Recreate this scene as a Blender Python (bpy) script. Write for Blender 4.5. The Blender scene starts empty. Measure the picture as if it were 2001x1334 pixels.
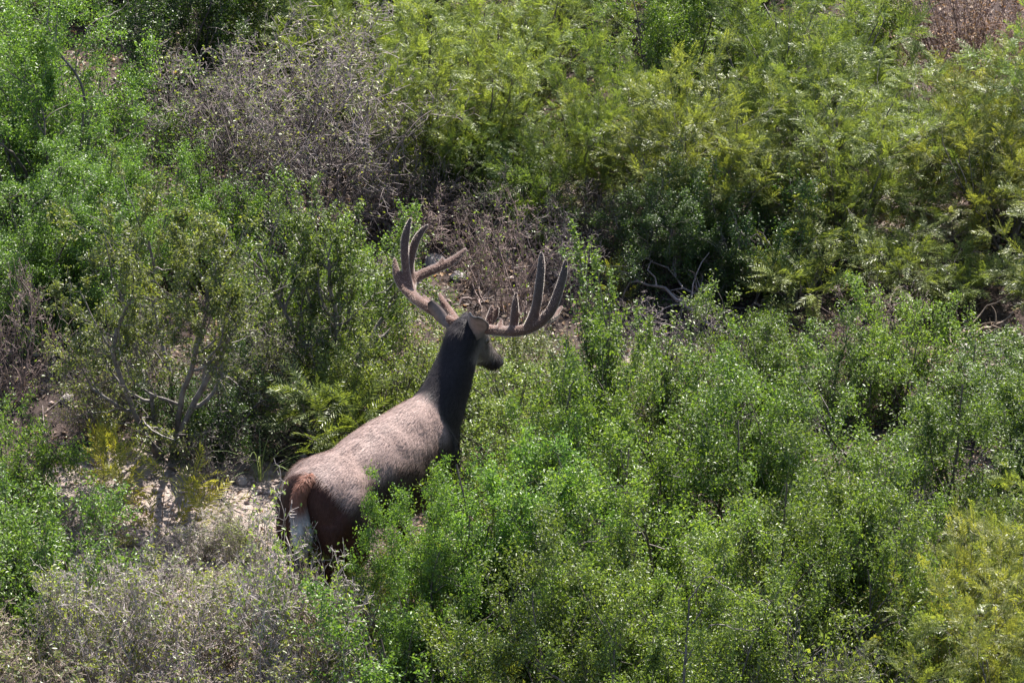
import bpy, math
import numpy as np
from mathutils import Vector, Matrix

scene = bpy.context.scene
col = scene.collection
R = math.radians

# ------------------------------------------------------------------ camera, sky, sun, exposure
PITCH = R(26.0)
DIST = 45.0
AIM = Vector((0.931, 0.632, 1.298))            # point the lens is aimed at, in the air above the brush
VIEW = Vector((0, math.cos(PITCH), -math.sin(PITCH)))
CAM = AIM - VIEW * DIST
HFOV = 2 * math.atan(2001 / 430.0 / 2 / DIST)
cam_data = bpy.data.cameras.new('camera')
cam_data.sensor_width = 36.0
cam_data.angle = HFOV
cam_data.clip_start = 0.5
cam_data.clip_end = 3000
cam = bpy.data.objects.new('camera', cam_data)
cam.location = CAM
cam.rotation_euler = (math.pi / 2 - PITCH, 0, 0)
col.objects.link(cam)
scene.camera = cam

SUN_EL, SUN_AZ = R(52), R(20)                   # azimuth clockwise from +Y
world = bpy.data.worlds.new('World')
scene.world = world
world.use_nodes = True
wn = world.node_tree
wn.nodes.clear()
sky = wn.nodes.new('ShaderNodeTexSky')
sky.sky_type = 'NISHITA'
sky.sun_disc = False
sky.sun_elevation = SUN_EL
sky.sun_rotation = SUN_AZ
bgn = wn.nodes.new('ShaderNodeBackground')
bgn.inputs['Strength'].default_value = 0.085
won = wn.nodes.new('ShaderNodeOutputWorld')
wn.links.new(sky.outputs[0], bgn.inputs['Color'])
wn.links.new(bgn.outputs[0], won.inputs['Surface'])
sun_data = bpy.data.lights.new('sun', 'SUN')
sun_data.energy = 5.0
sun_data.angle = R(0.5)
sun_data.color = (1.0, 0.95, 0.88)
sun = bpy.data.objects.new('sun', sun_data)
sdir = Vector((math.sin(SUN_AZ) * math.cos(SUN_EL), math.cos(SUN_AZ) * math.cos(SUN_EL), math.sin(SUN_EL)))
sun.rotation_euler = sdir.to_track_quat('Z', 'Y').to_euler()
sun.location = sdir * 60
col.objects.link(sun)
scene.view_settings.view_transform = 'Standard'
scene.view_settings.look = 'None'
scene.view_settings.exposure = 1.7
scene.view_settings.gamma = 1.0
scene.view_settings.use_curve_mapping = False
scene.render.engine = 'CYCLES'
scene.cycles.max_bounces = 7
scene.cycles.diffuse_bounces = 4
scene.cycles.glossy_bounces = 2
scene.cycles.transmission_bounces = 5
scene.cycles.transparent_max_bounces = 4
scene.cycles.sample_clamp_indirect = 4.0
scene.cycles.use_denoising = True

# ------------------------------------------------------------------ helpers
def nrm(a):
    return a / np.maximum(np.linalg.norm(a, axis=-1, keepdims=True), 1e-9)

def terrain(x, y):
    x = np.asarray(x, float); y = np.asarray(y, float)
    h = (0.030 * np.sin(1.7 * x + 0.6 * y + 1.0) + 0.026 * np.sin(0.8 * x - 1.9 * y + 2.0)
         + 0.014 * np.sin(4.3 * x + 2.2 * y) + 0.012 * np.sin(3.1 * y - 3.7 * x + 0.5)
         + 0.006 * np.sin(9.1 * x + 7.3 * y) + 0.005 * np.sin(11.3 * y - 8.2 * x))
    # a shallow washed-out hollow beyond the right-hand brush
    h = h - 0.16 * np.exp(-(((x - 3.02) / 0.26) ** 2 + ((y - 3.5) / 0.22) ** 2))
    far = np.sqrt((x - 1) ** 2 + (y - 3) ** 2)
    return h * np.clip(1.6 - far / 40, 0.2, 1)

UPI = Vector((0, math.sin(PITCH), math.cos(PITCH)))
def at(px, py, z=0.0):
    """ground spot seen at photograph pixel (px, py)"""
    f = DIST / 430.0
    d = VIEW * DIST + Vector((1, 0, 0)) * ((px - 1000.5) / 430.0) + UPI * ((667 - py) / 430.0)
    t = (z - CAM.z) / d.z
    p = CAM + d * t
    return p.x, p.y

def mesh_from(name, verts, tris, mat, smooth=False, colors=None):
    verts = np.ascontiguousarray(verts, np.float32); tris = np.ascontiguousarray(tris, np.int32)
    me = bpy.data.meshes.new(name)
    nv, nt = len(verts), len(tris)
    me.vertices.add(nv); me.vertices.foreach_set('co', verts.ravel())
    me.loops.add(nt * 3); me.loops.foreach_set('vertex_index', tris.ravel())
    me.polygons.add(nt)
    me.polygons.foreach_set('loop_start', np.arange(nt, dtype=np.int32) * 3)
    if smooth:
        me.polygons.foreach_set('use_smooth', np.ones(nt, bool))
    me.update(calc_edges=True)
    if colors is not None:
        ca = me.color_attributes.new('coat', 'FLOAT_COLOR', 'POINT')
        c4 = np.ones((nv, 4), np.float32); c4[:, :3] = colors
        ca.data.foreach_set('color', c4.ravel())
    if mat:
        me.materials.append(mat)
    return me

def add(name, me, parent=None, **props):
    o = bpy.data.objects.new(name, me)
    col.objects.link(o)
    if parent: o.parent = parent
    for k, v in props.items():
        if k == 'color': o.color = (*v, 1)
        elif v is not None: o[k] = v
    return o

def thing(name, label, cat, loc, rz=0.0, scale=(1, 1, 1), group=None, tilt=(0, 0)):
    o = bpy.data.objects.new(name, None)
    o.empty_display_size = 0.1
    o.location = loc; o.rotation_euler = (tilt[0], tilt[1], rz); o.scale = scale
    o['label'] = label; o['category'] = cat
    if group: o['group'] = group
    col.objects.link(o)
    return o

# ------------------------------------------------------------------ materials
def new_mat(name):
    m = bpy.data.materials.new(name); m.use_nodes = True
    nt = m.node_tree; nt.nodes.clear()
    out = nt.nodes.new('ShaderNodeOutputMaterial')
    return m, nt, out

def nd(nt, t, **kw):
    n = nt.nodes.new(t)
    for k, v in kw.items(): setattr(n, k, v)
    return n

def mixrgb(nt, fac, a, b, blend='MIX'):
    n = nd(nt, 'ShaderNodeMix', data_type='RGBA', blend_type=blend)
    for sock, v in ((n.inputs[0], fac), (n.inputs[6], a), (n.inputs[7], b)):
        if hasattr(v, 'links') or hasattr(v, 'is_output'): nt.links.new(v, sock)
        elif isinstance(v, (int, float)): sock.default_value = v
        else: sock.default_value = (*v, 1)
    return n.outputs[2]

def leaf_material(name, rough, trans, odd, tcol=(1.25, 1.35, 0.55), spec=0.5):
    """leaf with its own tint from the plant's object colour, leaf-to-leaf variation, light shining through"""
    m, nt, out = new_mat(name)
    info = nd(nt, 'ShaderNodeObjectInfo'); geo = nd(nt, 'ShaderNodeNewGeometry')
    ramp = nd(nt, 'ShaderNodeValToRGB')
    nt.links.new(geo.outputs['Random Per Island'], ramp.inputs[0])
    e = ramp.color_ramp.elements
    e[0].position = 0; e[0].color = (0.55, 0.62, 0.6, 1)
    e[1].position = 1; e[1].color = (*odd, 1)
    for pos, c in ((0.35, (0.9, 0.92, 0.9)), (0.7, (1.1, 1.08, 0.95)), (0.93, (1.35, 1.25, 0.9))):
        x = e.new(pos); x.color = (*c, 1)
    c = mixrgb(nt, 1.0, info.outputs['Color'], ramp.outputs[0], 'MULTIPLY')
    tco = nd(nt, 'ShaderNodeTexCoord'); nz = nd(nt, 'ShaderNodeTexNoise')          # old and young growth on one plant
    nz.inputs['Scale'].default_value = 5.0; nz.inputs['Detail'].default_value = 3
    nt.links.new(tco.outputs['Object'], nz.inputs['Vector'])
    age = nd(nt, 'ShaderNodeValToRGB'); nt.links.new(nz.outputs[0], age.inputs[0])
    age.color_ramp.elements[0].position = 0.32; age.color_ramp.elements[0].color = (0.78, 0.82, 0.80, 1)
    age.color_ramp.elements[1].position = 0.68; age.color_ramp.elements[1].color = (1.18, 1.13, 0.95, 1)
    c = mixrgb(nt, 1.0, c, age.outputs[0], 'MULTIPLY')
    pb = nd(nt, 'ShaderNodeBsdfPrincipled')
    nt.links.new(c, pb.inputs['Base Color'])
    pb.inputs['Roughness'].default_value = rough
    pb.inputs['Specular IOR Level'].default_value = spec
    tc = mixrgb(nt, 1.0, c, tcol, 'MULTIPLY')
    tr = nd(nt, 'ShaderNodeBsdfTranslucent'); nt.links.new(tc, tr.inputs['Color'])
    mx = nd(nt, 'ShaderNodeMixShader'); mx.inputs[0].default_value = trans
    nt.links.new(pb.outputs[0], mx.inputs[1]); nt.links.new(tr.outputs[0], mx.inputs[2])
    nt.links.new(mx.outputs[0], out.inputs['Surface'])
    return m

def bark_material(name):
    m, nt, out = new_mat(name)
    info = nd(nt, 'ShaderNodeObjectInfo'); tc = nd(nt, 'ShaderNodeTexCoord')
    nz = nd(nt, 'ShaderNodeTexNoise'); nz.inputs['Scale'].default_value = 22; nz.inputs['Detail'].default_value = 4
    nt.links.new(tc.outputs['Object'], nz.inputs['Vector'])
    rp = nd(nt, 'ShaderNodeValToRGB'); nt.links.new(nz.outputs[0], rp.inputs[0])
    rp.color_ramp.elements[0].position = 0.3; rp.color_ramp.elements[0].color = (0.5, 0.46, 0.45, 1)
    rp.color_ramp.elements[1].position = 0.7; rp.color_ramp.elements[1].color = (1.35, 1.32, 1.3, 1)
    c = mixrgb(nt, 1.0, info.outputs['Color'], rp.outputs[0], 'MULTIPLY')
    pb = nd(nt, 'ShaderNodeBsdfPrincipled'); nt.links.new(c, pb.inputs['Base Color'])
    pb.inputs['Roughness'].default_value = 0.65
    pb.inputs['Specular IOR Level'].default_value = 0.35
    nt.links.new(pb.outputs[0], out.inputs['Surface'])
    return m

LEAF = leaf_material('small_leaf', 0.38, 0.48, (1.5, 1.3, 0.8), (1.25, 1.35, 0.5), spec=0.42)
FEATHER = leaf_material('feathery_leaf', 0.42, 0.48, (1.35, 1.3, 0.9), (1.2, 1.2, 0.5), spec=0.4)
DRYLEAF = leaf_material('dry_blade', 0.6, 0.30, (1.7, 1.5, 1.2), (1.2, 1.05, 0.8), spec=0.3)
BARK = bark_material('bark')

def ground_material():
    m, nt, out = new_mat('stony_soil')
    tc = nd(nt, 'ShaderNodeTexCoord'); P = tc.outputs['Object']
    def noise(scale, det=6, rough=0.6):
        n = nd(nt, 'ShaderNodeTexNoise'); n.inputs['Scale'].default_value = scale
        n.inputs['Detail'].default_value = det; n.inputs['Roughness'].default_value = rough
        nt.links.new(P, n.inputs['Vector']); return n.outputs[0]
    def ramp(src, a, b, ca=(0, 0, 0), cb=(1, 1, 1)):
        r = nd(nt, 'ShaderNodeValToRGB'); nt.links.new(src, r.inputs[0])
        r.color_ramp.elements[0].position = a; r.color_ramp.elements[0].color = (*ca, 1)
        r.color_ramp.elements[1].position = b; r.color_ramp.elements[1].color = (*cb, 1)
        return r.outputs[0]
    humus = ramp(noise(14), 0.3, 0.75, (0.024, 0.018, 0.017), (0.095, 0.067, 0.058))
    pale = ramp(noise(26), 0.3, 0.75, (0.21, 0.160, 0.135), (0.40, 0.335, 0.29))
    # pale caliche washed bare in a few patches
    sep = nd(nt, 'ShaderNodeSeparateXYZ'); nt.links.new(P, sep.inputs[0])
    def blob(cx, cy, rx, ry):
        def sq(s, c, r):
            a = nd(nt, 'ShaderNodeMath', operation='SUBTRACT'); nt.links.new(s, a.inputs[0]); a.inputs[1].default_value = c
            b = nd(nt, 'ShaderNodeMath', operation='DIVIDE'); nt.links.new(a.outputs[0], b.inputs[0]); b.inputs[1].default_value = r
            c2 = nd(nt, 'ShaderNodeMath', operation='MULTIPLY'); nt.links.new(b.outputs[0], c2.inputs[0]); nt.links.new(b.outputs[0], c2.inputs[1])
            return c2.outputs[0]
        s = nd(nt, 'ShaderNodeMath', operation='ADD'); nt.links.new(sq(sep.outputs[0], cx, rx), s.inputs[0]); nt.links.new(sq(sep.outputs[1], cy, ry), s.inputs[1])
        g = nd(nt, 'ShaderNodeMath', operation='SUBTRACT', use_clamp=True); g.inputs[0].default_value = 1.25; nt.links.new(s.outputs[0], g.inputs[1])
        return g.outputs[0]
    acc = None
    for b in ((-0.75, 1.25, 0.85, 0.95), (1.5, 3.05, 0.2, 0.22), (1.08, 5.25, 0.2, 0.3), (-0.9, -0.1, 1.2, 0.5), (2.7, 4.6, 0.5, 0.4)):
        o = blob(*b)
        if acc is None: acc = o
        else:
            mx = nd(nt, 'ShaderNodeMath', operation='MAXIMUM'); nt.links.new(acc, mx.inputs[0]); nt.links.new(o, mx.inputs[1]); acc = mx.outputs[0]
    nz = noise(5, 5, 0.65)
    ad = nd(nt, 'ShaderNodeMath', operation='MULTIPLY_ADD'); nt.links.new(nz, ad.inputs[0]); ad.inputs[1].default_value = 1.3
    nt.links.new(acc, ad.inputs[2])
    mask = ramp(ad.outputs[0], 0.98, 1.35)
    c = mixrgb(nt, mask, humus, pale)
    pb = nd(nt, 'ShaderNodeBsdfPrincipled'); nt.links.new(c, pb.inputs['Base Color'])
    pb.inputs['Roughness'].default_value = 0.9; pb.inputs['Specular IOR Level'].default_value = 0.15
    bp = nd(nt, 'ShaderNodeBump'); bp.inputs['Strength'].default_value = 0.7; bp.inputs['Distance'].default_value = 0.03
    nt.links.new(noise(45, 8, 0.7), bp.inputs['Height']); nt.links.new(bp.outputs[0], pb.inputs['Normal'])
    nt.links.new(pb.outputs[0], out.inputs['Surface'])
    return m

def rock_material():
    m, nt, out = new_mat('limestone')
    info = nd(nt, 'ShaderNodeObjectInfo'); tc = nd(nt, 'ShaderNodeTexCoord')
    n = nd(nt, 'ShaderNodeTexNoise'); n.inputs['Scale'].default_value = 30; n.inputs['Detail'].default_value = 8
    nt.links.new(tc.outputs['Object'], n.inputs['Vector'])
    r = nd(nt, 'ShaderNodeValToRGB'); nt.links.new(n.outputs[0], r.inputs[0])
    r.color_ramp.elements[0].position = 0.3; r.color_ramp.elements[0].color = (0.5, 0.46, 0.44, 1)
    r.color_ramp.elements[1].position = 0.7; r.color_ramp.elements[1].color = (1.25, 1.22, 1.2, 1)
    c = mixrgb(nt, 1.0, info.outputs['Color'], r.outputs[0], 'MULTIPLY')
    pb = nd(nt, 'ShaderNodeBsdfPrincipled'); nt.links.new(c, pb.inputs['Base Color']); pb.inputs['Roughness'].default_value = 0.85
    bp = nd(nt, 'ShaderNodeBump'); bp.inputs['Strength'].default_value = 0.6; bp.inputs['Distance'].default_value = 0.01
    nt.links.new(n.outputs[0], bp.inputs['Height']); nt.links.new(bp.outputs[0], pb.inputs['Normal'])
    nt.links.new(pb.outputs[0], out.inputs['Surface'])
    return m

def coat_material(name, rough, sheen, spec, tint=(1, 0.93, 0.9), bump=0.0, trans=0.0):
    m, nt, out = new_mat(name)
    at_ = nd(nt, 'ShaderNodeAttribute', attribute_name='coat')
    tc = nd(nt, 'ShaderNodeTexCoord')
    n = nd(nt, 'ShaderNodeTexNoise'); n.inputs['Scale'].default_value = 60; n.inputs['Detail'].default_value = 5
    nt.links.new(tc.outputs['Object'], n.inputs['Vector'])
    r = nd(nt, 'ShaderNodeValToRGB'); nt.links.new(n.outputs[0], r.inputs[0])
    r.color_ramp.elements[0].position = 0.3; r.color_ramp.elements[0].color = (0.78, 0.78, 0.78, 1)
    r.color_ramp.elements[1].position = 0.7; r.color_ramp.elements[1].color = (1.15, 1.15, 1.15, 1)
    c = mixrgb(nt, 1.0, at_.outputs['Color'], r.outputs[0], 'MULTIPLY')
    pb = nd(nt, 'ShaderNodeBsdfPrincipled'); nt.links.new(c, pb.inputs['Base Color'])
    pb.inputs['Roughness'].default_value = rough; pb.inputs['Specular IOR Level'].default_value = spec
    pb.inputs['Sheen Weight'].default_value = sheen; pb.inputs['Sheen Roughness'].default_value = 0.35
    pb.inputs['Sheen Tint'].default_value = (*tint, 1)
    if bump:
        n2 = nd(nt, 'ShaderNodeTexNoise'); n2.inputs['Scale'].default_value = 130; n2.inputs['Detail'].default_value = 4
        nt.links.new(tc.outputs['Object'], n2.inputs['Vector'])
        bp = nd(nt, 'ShaderNodeBump'); bp.inputs['Strength'].default_value = bump; bp.inputs['Distance'].default_value = 0.006
        nt.links.new(n2.outputs[0], bp.inputs['Height']); nt.links.new(bp.outputs[0], pb.inputs['Normal'])
    if trans:
        tr = nd(nt, 'ShaderNodeBsdfTranslucent'); nt.links.new(c, tr.inputs['Color'])
        mx = nd(nt, 'ShaderNodeMixShader'); mx.inputs[0].default_value = trans
        nt.links.new(pb.outputs[0], mx.inputs[1]); nt.links.new(tr.outputs[0], mx.inputs[2])
        nt.links.new(mx.outputs[0], out.inputs['Surface'])
    else:
        nt.links.new(pb.outputs[0], out.inputs['Surface'])
    return m

def plain(name, c, rough, spec=0.5):
    m, nt, out = new_mat(name)
    tc = nd(nt, 'ShaderNodeTexCoord')
    n = nd(nt, 'ShaderNodeTexNoise'); n.inputs['Scale'].default_value = 40
    nt.links.new(tc.outputs['Object'], n.inputs['Vector'])
    cc = mixrgb(nt, n.outputs[0], tuple(v * 0.7 for v in c), tuple(v * 1.3 for v in c))
    pb = nd(nt, 'ShaderNodeBsdfPrincipled'); nt.links.new(cc, pb.inputs['Base Color'])
    pb.inputs['Roughness'].default_value = rough; pb.inputs['Specular IOR Level'].default_value = spec
    nt.links.new(pb.outputs[0], out.inputs['Surface'])
    return m

ROCK = rock_material()
GROUND = ground_material()

# ------------------------------------------------------------------ ground
def axis(lo, hi, step, far):
    fine = np.arange(lo, hi + 1e-6, step)
    g = []; s = step
    v = 0.0
    while v < far:
        s *= 1.35; v += s; g.append(v)
    g = np.array(g)
    return np.concatenate([lo - g[::-1], fine, hi + g])
gx = axis(-3.2, 5.2, 0.045, 400); gy = axis(-2.5, 9.0, 0.045, 400)
GX, GY = np.meshgrid(gx, gy)
rg = np.random.default_rng(3)
GZ = terrain(GX, GY) + rg.normal(0, 0.004, GX.shape)
nx = len(gx); ny = len(gy)
gi = np.arange(nx * ny).reshape(ny, nx)
q = np.stack([gi[:-1, :-1], gi[:-1, 1:], gi[1:, 1:], gi[1:, :-1]], -1).reshape(-1, 4)
gt = np.concatenate([q[:, [0, 1, 2]], q[:, [0, 2, 3]]])
add('ground', mesh_from('ground', np.stack([GX, GY, GZ], -1).reshape(-1, 3), gt, GROUND, True), kind='structure')

# ------------------------------------------------------------------ plant geometry
def skeleton(rng, stems, H, spread, nchild, wig, up, r0, step, ratio, base_r=0.04, ang=(25, 65), flat=0.0):
    """woody frame: list of (p, q, rp, rq, level, branch id)"""
    segs = []; bid = [0]
    L = len(nchild)
    def branch(p, d, length, r, lev):
        n = max(2, int(round(length / step)))
        bid[0] += 1; me = bid[0]
        start = 1 if lev else max(1, int(n * 0.18))
        w = wig * (1.0 if lev else 0.6)
        for i in range(n):
            d = d + rng.normal(0, w, 3); d[2] += up if lev == 0 or up > 0.03 else up - 0.03
            d /= np.linalg.norm(d)
            qn = p + d * (length / n)
            r2 = max(r * (1 - 0.75 / n), 0.0007)
            segs.append((p, qn, r, r2, lev, me))
            if lev < L and i >= start - 1:
                k = rng.poisson(nchild[lev] / max(1, n - start + 1))
                for _ in range(k):
                    perp = np.cross(d, rng.normal(0, 1, 3)); perp /= np.linalg.norm(perp)
                    a = R(rng.uniform(*ang))
                    cd = d * math.cos(a) + perp * math.sin(a)
                    branch(qn, cd, length * ratio * rng.uniform(0.6, 1.25) * (1 - 0.35 * i / n), r2 * rng.uniform(0.5, 0.75), lev + 1)
            p, r = qn, r2
    for k in range(stems):
        az = (k + rng.uniform(-0.4, 0.4)) / stems * 2 * math.pi
        t = R(spread) * math.sqrt(rng.uniform(0.03, 1))
        d = np.array([math.cos(az) * math.sin(t), math.sin(az) * math.sin(t), math.cos(t)])
        p = np.array([math.cos(az) * base_r * rng.uniform(0.2, 1), math.sin(az) * base_r * rng.uniform(0.2, 1), -0.06])
        branch(p, d, H * rng.uniform(0.75, 1.1), r0 * rng.uniform(0.75, 1.15), 0)
    P = np.array([s[0] for s in segs]); Q = np.array([s[1] for s in segs])
    rp = np.array([s[2] for s in segs]); rq = np.array([s[3] for s in segs])
    lv = np.array([s[4] for s in segs]); b = np.array([s[5] for s in segs])
    return P, Q, rp, rq, lv, b

def fit(sk, H, W):
    P, Q, rp, rq, lv, b = sk
    z = np.quantile(Q[:, 2], 0.97)
    rad = np.quantile(np.hypot(Q[:, 0], Q[:, 1]), 0.93)
    s = np.array([W / 2 / rad, W / 2 / rad, H / z])
    return P * s, Q * s, rp, rq, lv, b

def tubes(P, Q, rp, rq, sides=3):
    d = nrm(Q - P)
    ref = np.where(np.abs(d[:, 2:3]) > 0.8, np.array([[1.0, 0, 0]]), np.array([[0, 0, 1.0]]))
    u = nrm(np.cross(d, ref)); v = np.cross(d, u)
    a = np.arange(sides) / sides * 2 * math.pi
    ring = u[:, None, :] * np.cos(a)[None, :, None] + v[:, None, :] * np.sin(a)[None, :, None]
    e = d * (rp[:, None] * 0.4)
    A = (P - e)[:, None, :] + ring * rp[:, None, None]
    B = (Q + e)[:, None, :] + ring * rq[:, None, None]
    V = np.concatenate([A, B], 1).reshape(-1, 3)
    n = len(P); base = (np.arange(n) * 2 * sides)[:, None]
    i = np.arange(sides); j = (i + 1) % sides
    t1 = np.stack([i, j, j + sides], -1); t2 = np.stack([i, j + sides, i + sides], -1)
    T = np.concatenate([t1, t2])[None] + base[:, :, None]
    return V, T.reshape(-1, 3)

def wood(sk):
    P, Q, rp, rq, lv, b = sk
    big = rp > 0.006
    vs, ts, off = [], [], 0
    for msk, s in ((big, 6), (~big, 3)):
        if msk.any():
            V, T = tubes(P[msk], Q[msk], rp[msk], rq[msk], s)
            vs.append(V); ts.append(T + off); off += len(V)
    return np.concatenate(vs), np.concatenate(ts)

def leaves(rng, C, size, upb=0.75, wr=0.5, drift=None):
    """diamond leaves folded along the midrib, centred near points C"""
    n = len(C)
    nv = nrm(rng.normal(0, 1, (n, 3)) * 0.75 + np.array([0, 0, upb]))
    t = rng.normal(0, 1, (n, 3))
    if drift is not None: t = t + drift
    t = nrm(t - nv * np.sum(t * nv, 1, keepdims=True)); s = np.cross(nv, t)
    ln = rng.uniform(*size, n)[:, None]; w = ln * wr * rng.uniform(0.8, 1.2, (n, 1)) * 0.5
    base = C - t * ln * 0.5; tip = C + t * ln * 0.5 - nv * ln * 0.1
    m1 = C + s * w + nv * w * 0.35 - t * ln * 0.03; m2 = C - s * w + nv * w * 0.35 - t * ln * 0.03
    V = np.stack([base, m1, tip, m2], 1).reshape(-1, 3)
    k = (np.arange(n) * 4)[:, None]
    return V, np.concatenate([k + np.array([[0, 1, 2]]), k + np.array([[0, 2, 3]])])

def leaf_points(rng, sk, n, minlev, jitter, clump=1.0):
    P, Q, rp, rq, lv, b = sk
    m = np.where(lv >= minlev)[0]
    ln = np.linalg.norm(Q[m] - P[m], axis=1)
    cw = rng.gamma(1.0 / max(clump, 0.01), 1, b.max() + 1)
    w = ln * (cw[b[m]] + 0.15) * (0.4 + np.clip(Q[m, 2], 0, None))
    pick = rng.choice(m, n, p=w / w.sum())
    f = rng.uniform(0, 1, (n, 1))
    return P[pick] * (1 - f) + Q[pick] * f + rng.normal(0, jitter, (n, 3))

def fronds(rng, base, dirs, size, pairs=11, lw=0.0055, ll=0.036):
    """feathery pinnate leaves: narrow leaflets in two rows on a drooping midrib"""
    n = len(base)
    L = rng.uniform(*size, n)[:, None]
    d = nrm(dirs)
    upv = nrm(np.array([[0, 0, 1.0]]) + rng.normal(0, 0.45, (n, 3)))
    s = nrm(np.cross(d, upv)); nn = np.cross(s, d)
    vs, ts, off = [], [], 0
    droop = rng.uniform(0.1, 0.5, (n, 1))
    def spine(u): return base + d * L * u + nn * (L * (0.12 * u - droop * u * u))
    for k in range(pairs):
        u = 0.14 + 0.86 * k / (pairs - 1)
        c = spine(u)
        prof = (0.55 + 0.45 * math.sin(math.pi * min(1, u * 0.9 + 0.1))) * (L / np.mean(size))
        for sg in (-1, 1):
            dl = nrm(s * sg * 0.82 + d * (0.45 + 0.5 * u) - nn * 0.12 + rng.normal(0, 0.12, (n, 3)))
            ln = ll * prof * rng.uniform(0.8, 1.15, (n, 1))
            wv = nrm(np.cross(dl, nn + rng.normal(0, 0.25, (n, 3)))) * lw * 0.5
            V = np.stack([c - wv * 0.4, c + dl * ln * 0.55 + wv, c + dl * ln, c + dl * ln * 0.55 - wv], 1).reshape(-1, 3)
            k4 = (np.arange(n) * 4)[:, None] + off
            vs.append(V); ts.append(np.concatenate([k4 + np.array([[0, 1, 2]]), k4 + np.array([[0, 2, 3]])])); off += len(V)
    V, T = tubes(base, spine(1.0) * 0.5 + spine(0.5) * 0.5, np.full(n, 0.0011), np.full(n, 0.0007), 3)
    vs.append(V); ts.append(T + off)
    return np.concatenate(vs), np.concatenate(ts)

def tips(sk, minlev):
    P, Q, rp, rq, lv, b = sk
    last = np.zeros(len(P), bool)
    idx = {}
    for i in range(len(P)): idx[b[i]] = i
    last[list(idx.values())] = True
    m = last & (lv >= minlev)
    return Q[m], nrm(Q[m] - P[m])

PROTO = {}
def proto(kind, parts): PROTO.setdefault(kind, []).append(parts)

def make_green(kind, seed, H, W, stems, n, spread=46, r0=0.011, size=(0.013, 0.024), clump=1.3, nchild=(7, 5, 4), wig=0.22, jit=0.014, minlev=2, up=0.05, ang=(25, 65)):
    rng = np.random.default_rng(seed)
    sk = fit(skeleton(rng, stems, H, spread, nchild, wig, up, r0, 0.055, 0.55, ang=ang), H, W)
    C = leaf_points(rng, sk, n, minlev, jit, clump)
    V, T = leaves(rng, C, size)
    proto(kind, [('branchwork', mesh_from('branchwork', *wood(sk), BARK), 'wood'), ('foliage', mesh_from('foliage', V, T, LEAF), 'leaf')])

def make_feather(kind, seed, H, W, stems, nf, size=(0.10, 0.17), spread=40, r0=0.010, nchild=(6, 4), per=3, lw=0.0055, ll=0.036, pairs=11):
    rng = np.random.default_rng(seed)
    sk = fit(skeleton(rng, stems, H, spread, nchild, 0.16, 0.07, r0, 0.07, 0.55), H, W)
    Q, D = tips(sk, 1)
    P2, Q2, lv = sk[0], sk[1], sk[4]
    m = np.where(lv >= 1)[0]
    a = rng.integers(0, len(Q), nf // 2); b = rng.choice(m, nf - nf // 2)
    B = np.concatenate([Q[a], P2[b] * 0.5 + Q2[b] * 0.5])
    DD = np.concatenate([D[a], nrm(Q2[b] - P2[b])])
    DD = DD + rng.normal(0, 0.55, DD.shape) + np.array([0, 0, 0.15])
    V, T = fronds(rng, B, DD, size, pairs, lw, ll)
    proto(kind, [('branchwork', mesh_from('branchwork', *wood(sk), BARK), 'wood'), ('foliage', mesh_from('foliage', V, T, FEATHER), 'leaf')])

def make_bare(kind, seed, H, W, stems, nl, nchild=(8, 6, 5), wig=0.28, spread=52, r0=0.008, mat=None, size=(0.012, 0.022), up=0.04, step=0.04, clump=3.0):
    rng = np.random.default_rng(seed)
    sk = fit(skeleton(rng, stems, H, spread, nchild, wig, up, r0, step, 0.5, ang=(30, 75)), H, W)
    sk = (sk[0], sk[1], np.maximum(sk[2], 0.0013), np.maximum(sk[3], 0.0011), sk[4], sk[5])
    parts = [('branchwork', mesh_from('branchwork', *wood(sk), BARK), 'wood')]
    if nl:
        C = leaf_points(rng, sk, nl, 2, 0.010, clump)
        parts.append(('foliage', mesh_from('foliage', *leaves(rng, C, size), mat or LEAF), 'leaf'))
    proto(kind, parts)

for s in (11, 12, 13, 14): make_green('green', s, 1.05, 1.32, 15, 72000, spread=58, size=(0.011, 0.0215), clump=1.4, jit=0.02, up=0.02, wig=0.24, nchild=(8, 5, 4), ang=(40, 82))
for s in (23, 24, 25): make_green('small_green', s, 0.58, 0.82, 17, 24000, nchild=(7, 5, 3), spread=72, size=(0.011, 0.0215), clump=1.2, jit=0.018, up=0.02, wig=0.26, ang=(40, 82))
for s in (31, 32): make_green('open_tree', s, 1.25, 1.15, 5, 24000, spread=42, r0=0.019, clump=1.8, nchild=(8, 6, 5), jit=0.012, wig=0.2)
make_green('wand', 41, 1.5, 0.42, 6, 11000, spread=16, r0=0.011, clump=1.2, nchild=(16, 2), jit=0.012, minlev=1, wig=0.12, up=0.06)
for s in (51, 52, 53): make_feather('feather', s, 1.0, 1.25, 14, 2900, spread=52, size=(0.075, 0.135), lw=0.0048, ll=0.030)
make_feather('small_feather', 54, 0.45, 0.5, 9, 420, size=(0.10, 0.17), nchild=(4, 2))
make_feather('sprig', 56, 0.22, 0.40, 7, 60, size=(0.12, 0.19), nchild=(2,), spread=74, lw=0.0062, ll=0.042, pairs=13, r0=0.004)
for s in (61, 62): make_bare('bare', s, 0.95, 1.10, 20, 4200, nchild=(9, 7, 5), wig=0.19, r0=0.007, clump=2.0)
for s in (63, 64): make_bare('small_bare', s, 0.48, 0.62, 8, 220, nchild=(7, 5, 4), r0=0.006)
for s in (65, 66, 67): make_bare('sparse', s, 0.62, 0.74, 14, 3000, nchild=(8, 6, 5), r0=0.006, size=(0.014, 0.024))
make_bare('dry', 68, 0.7, 0.7, 44, 2600, nchild=(8, 4), wig=0.14, spread=34, r0=0.004, mat=DRYLEAF, size=(0.012, 0.024), up=0.02, clump=1.0)

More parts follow.
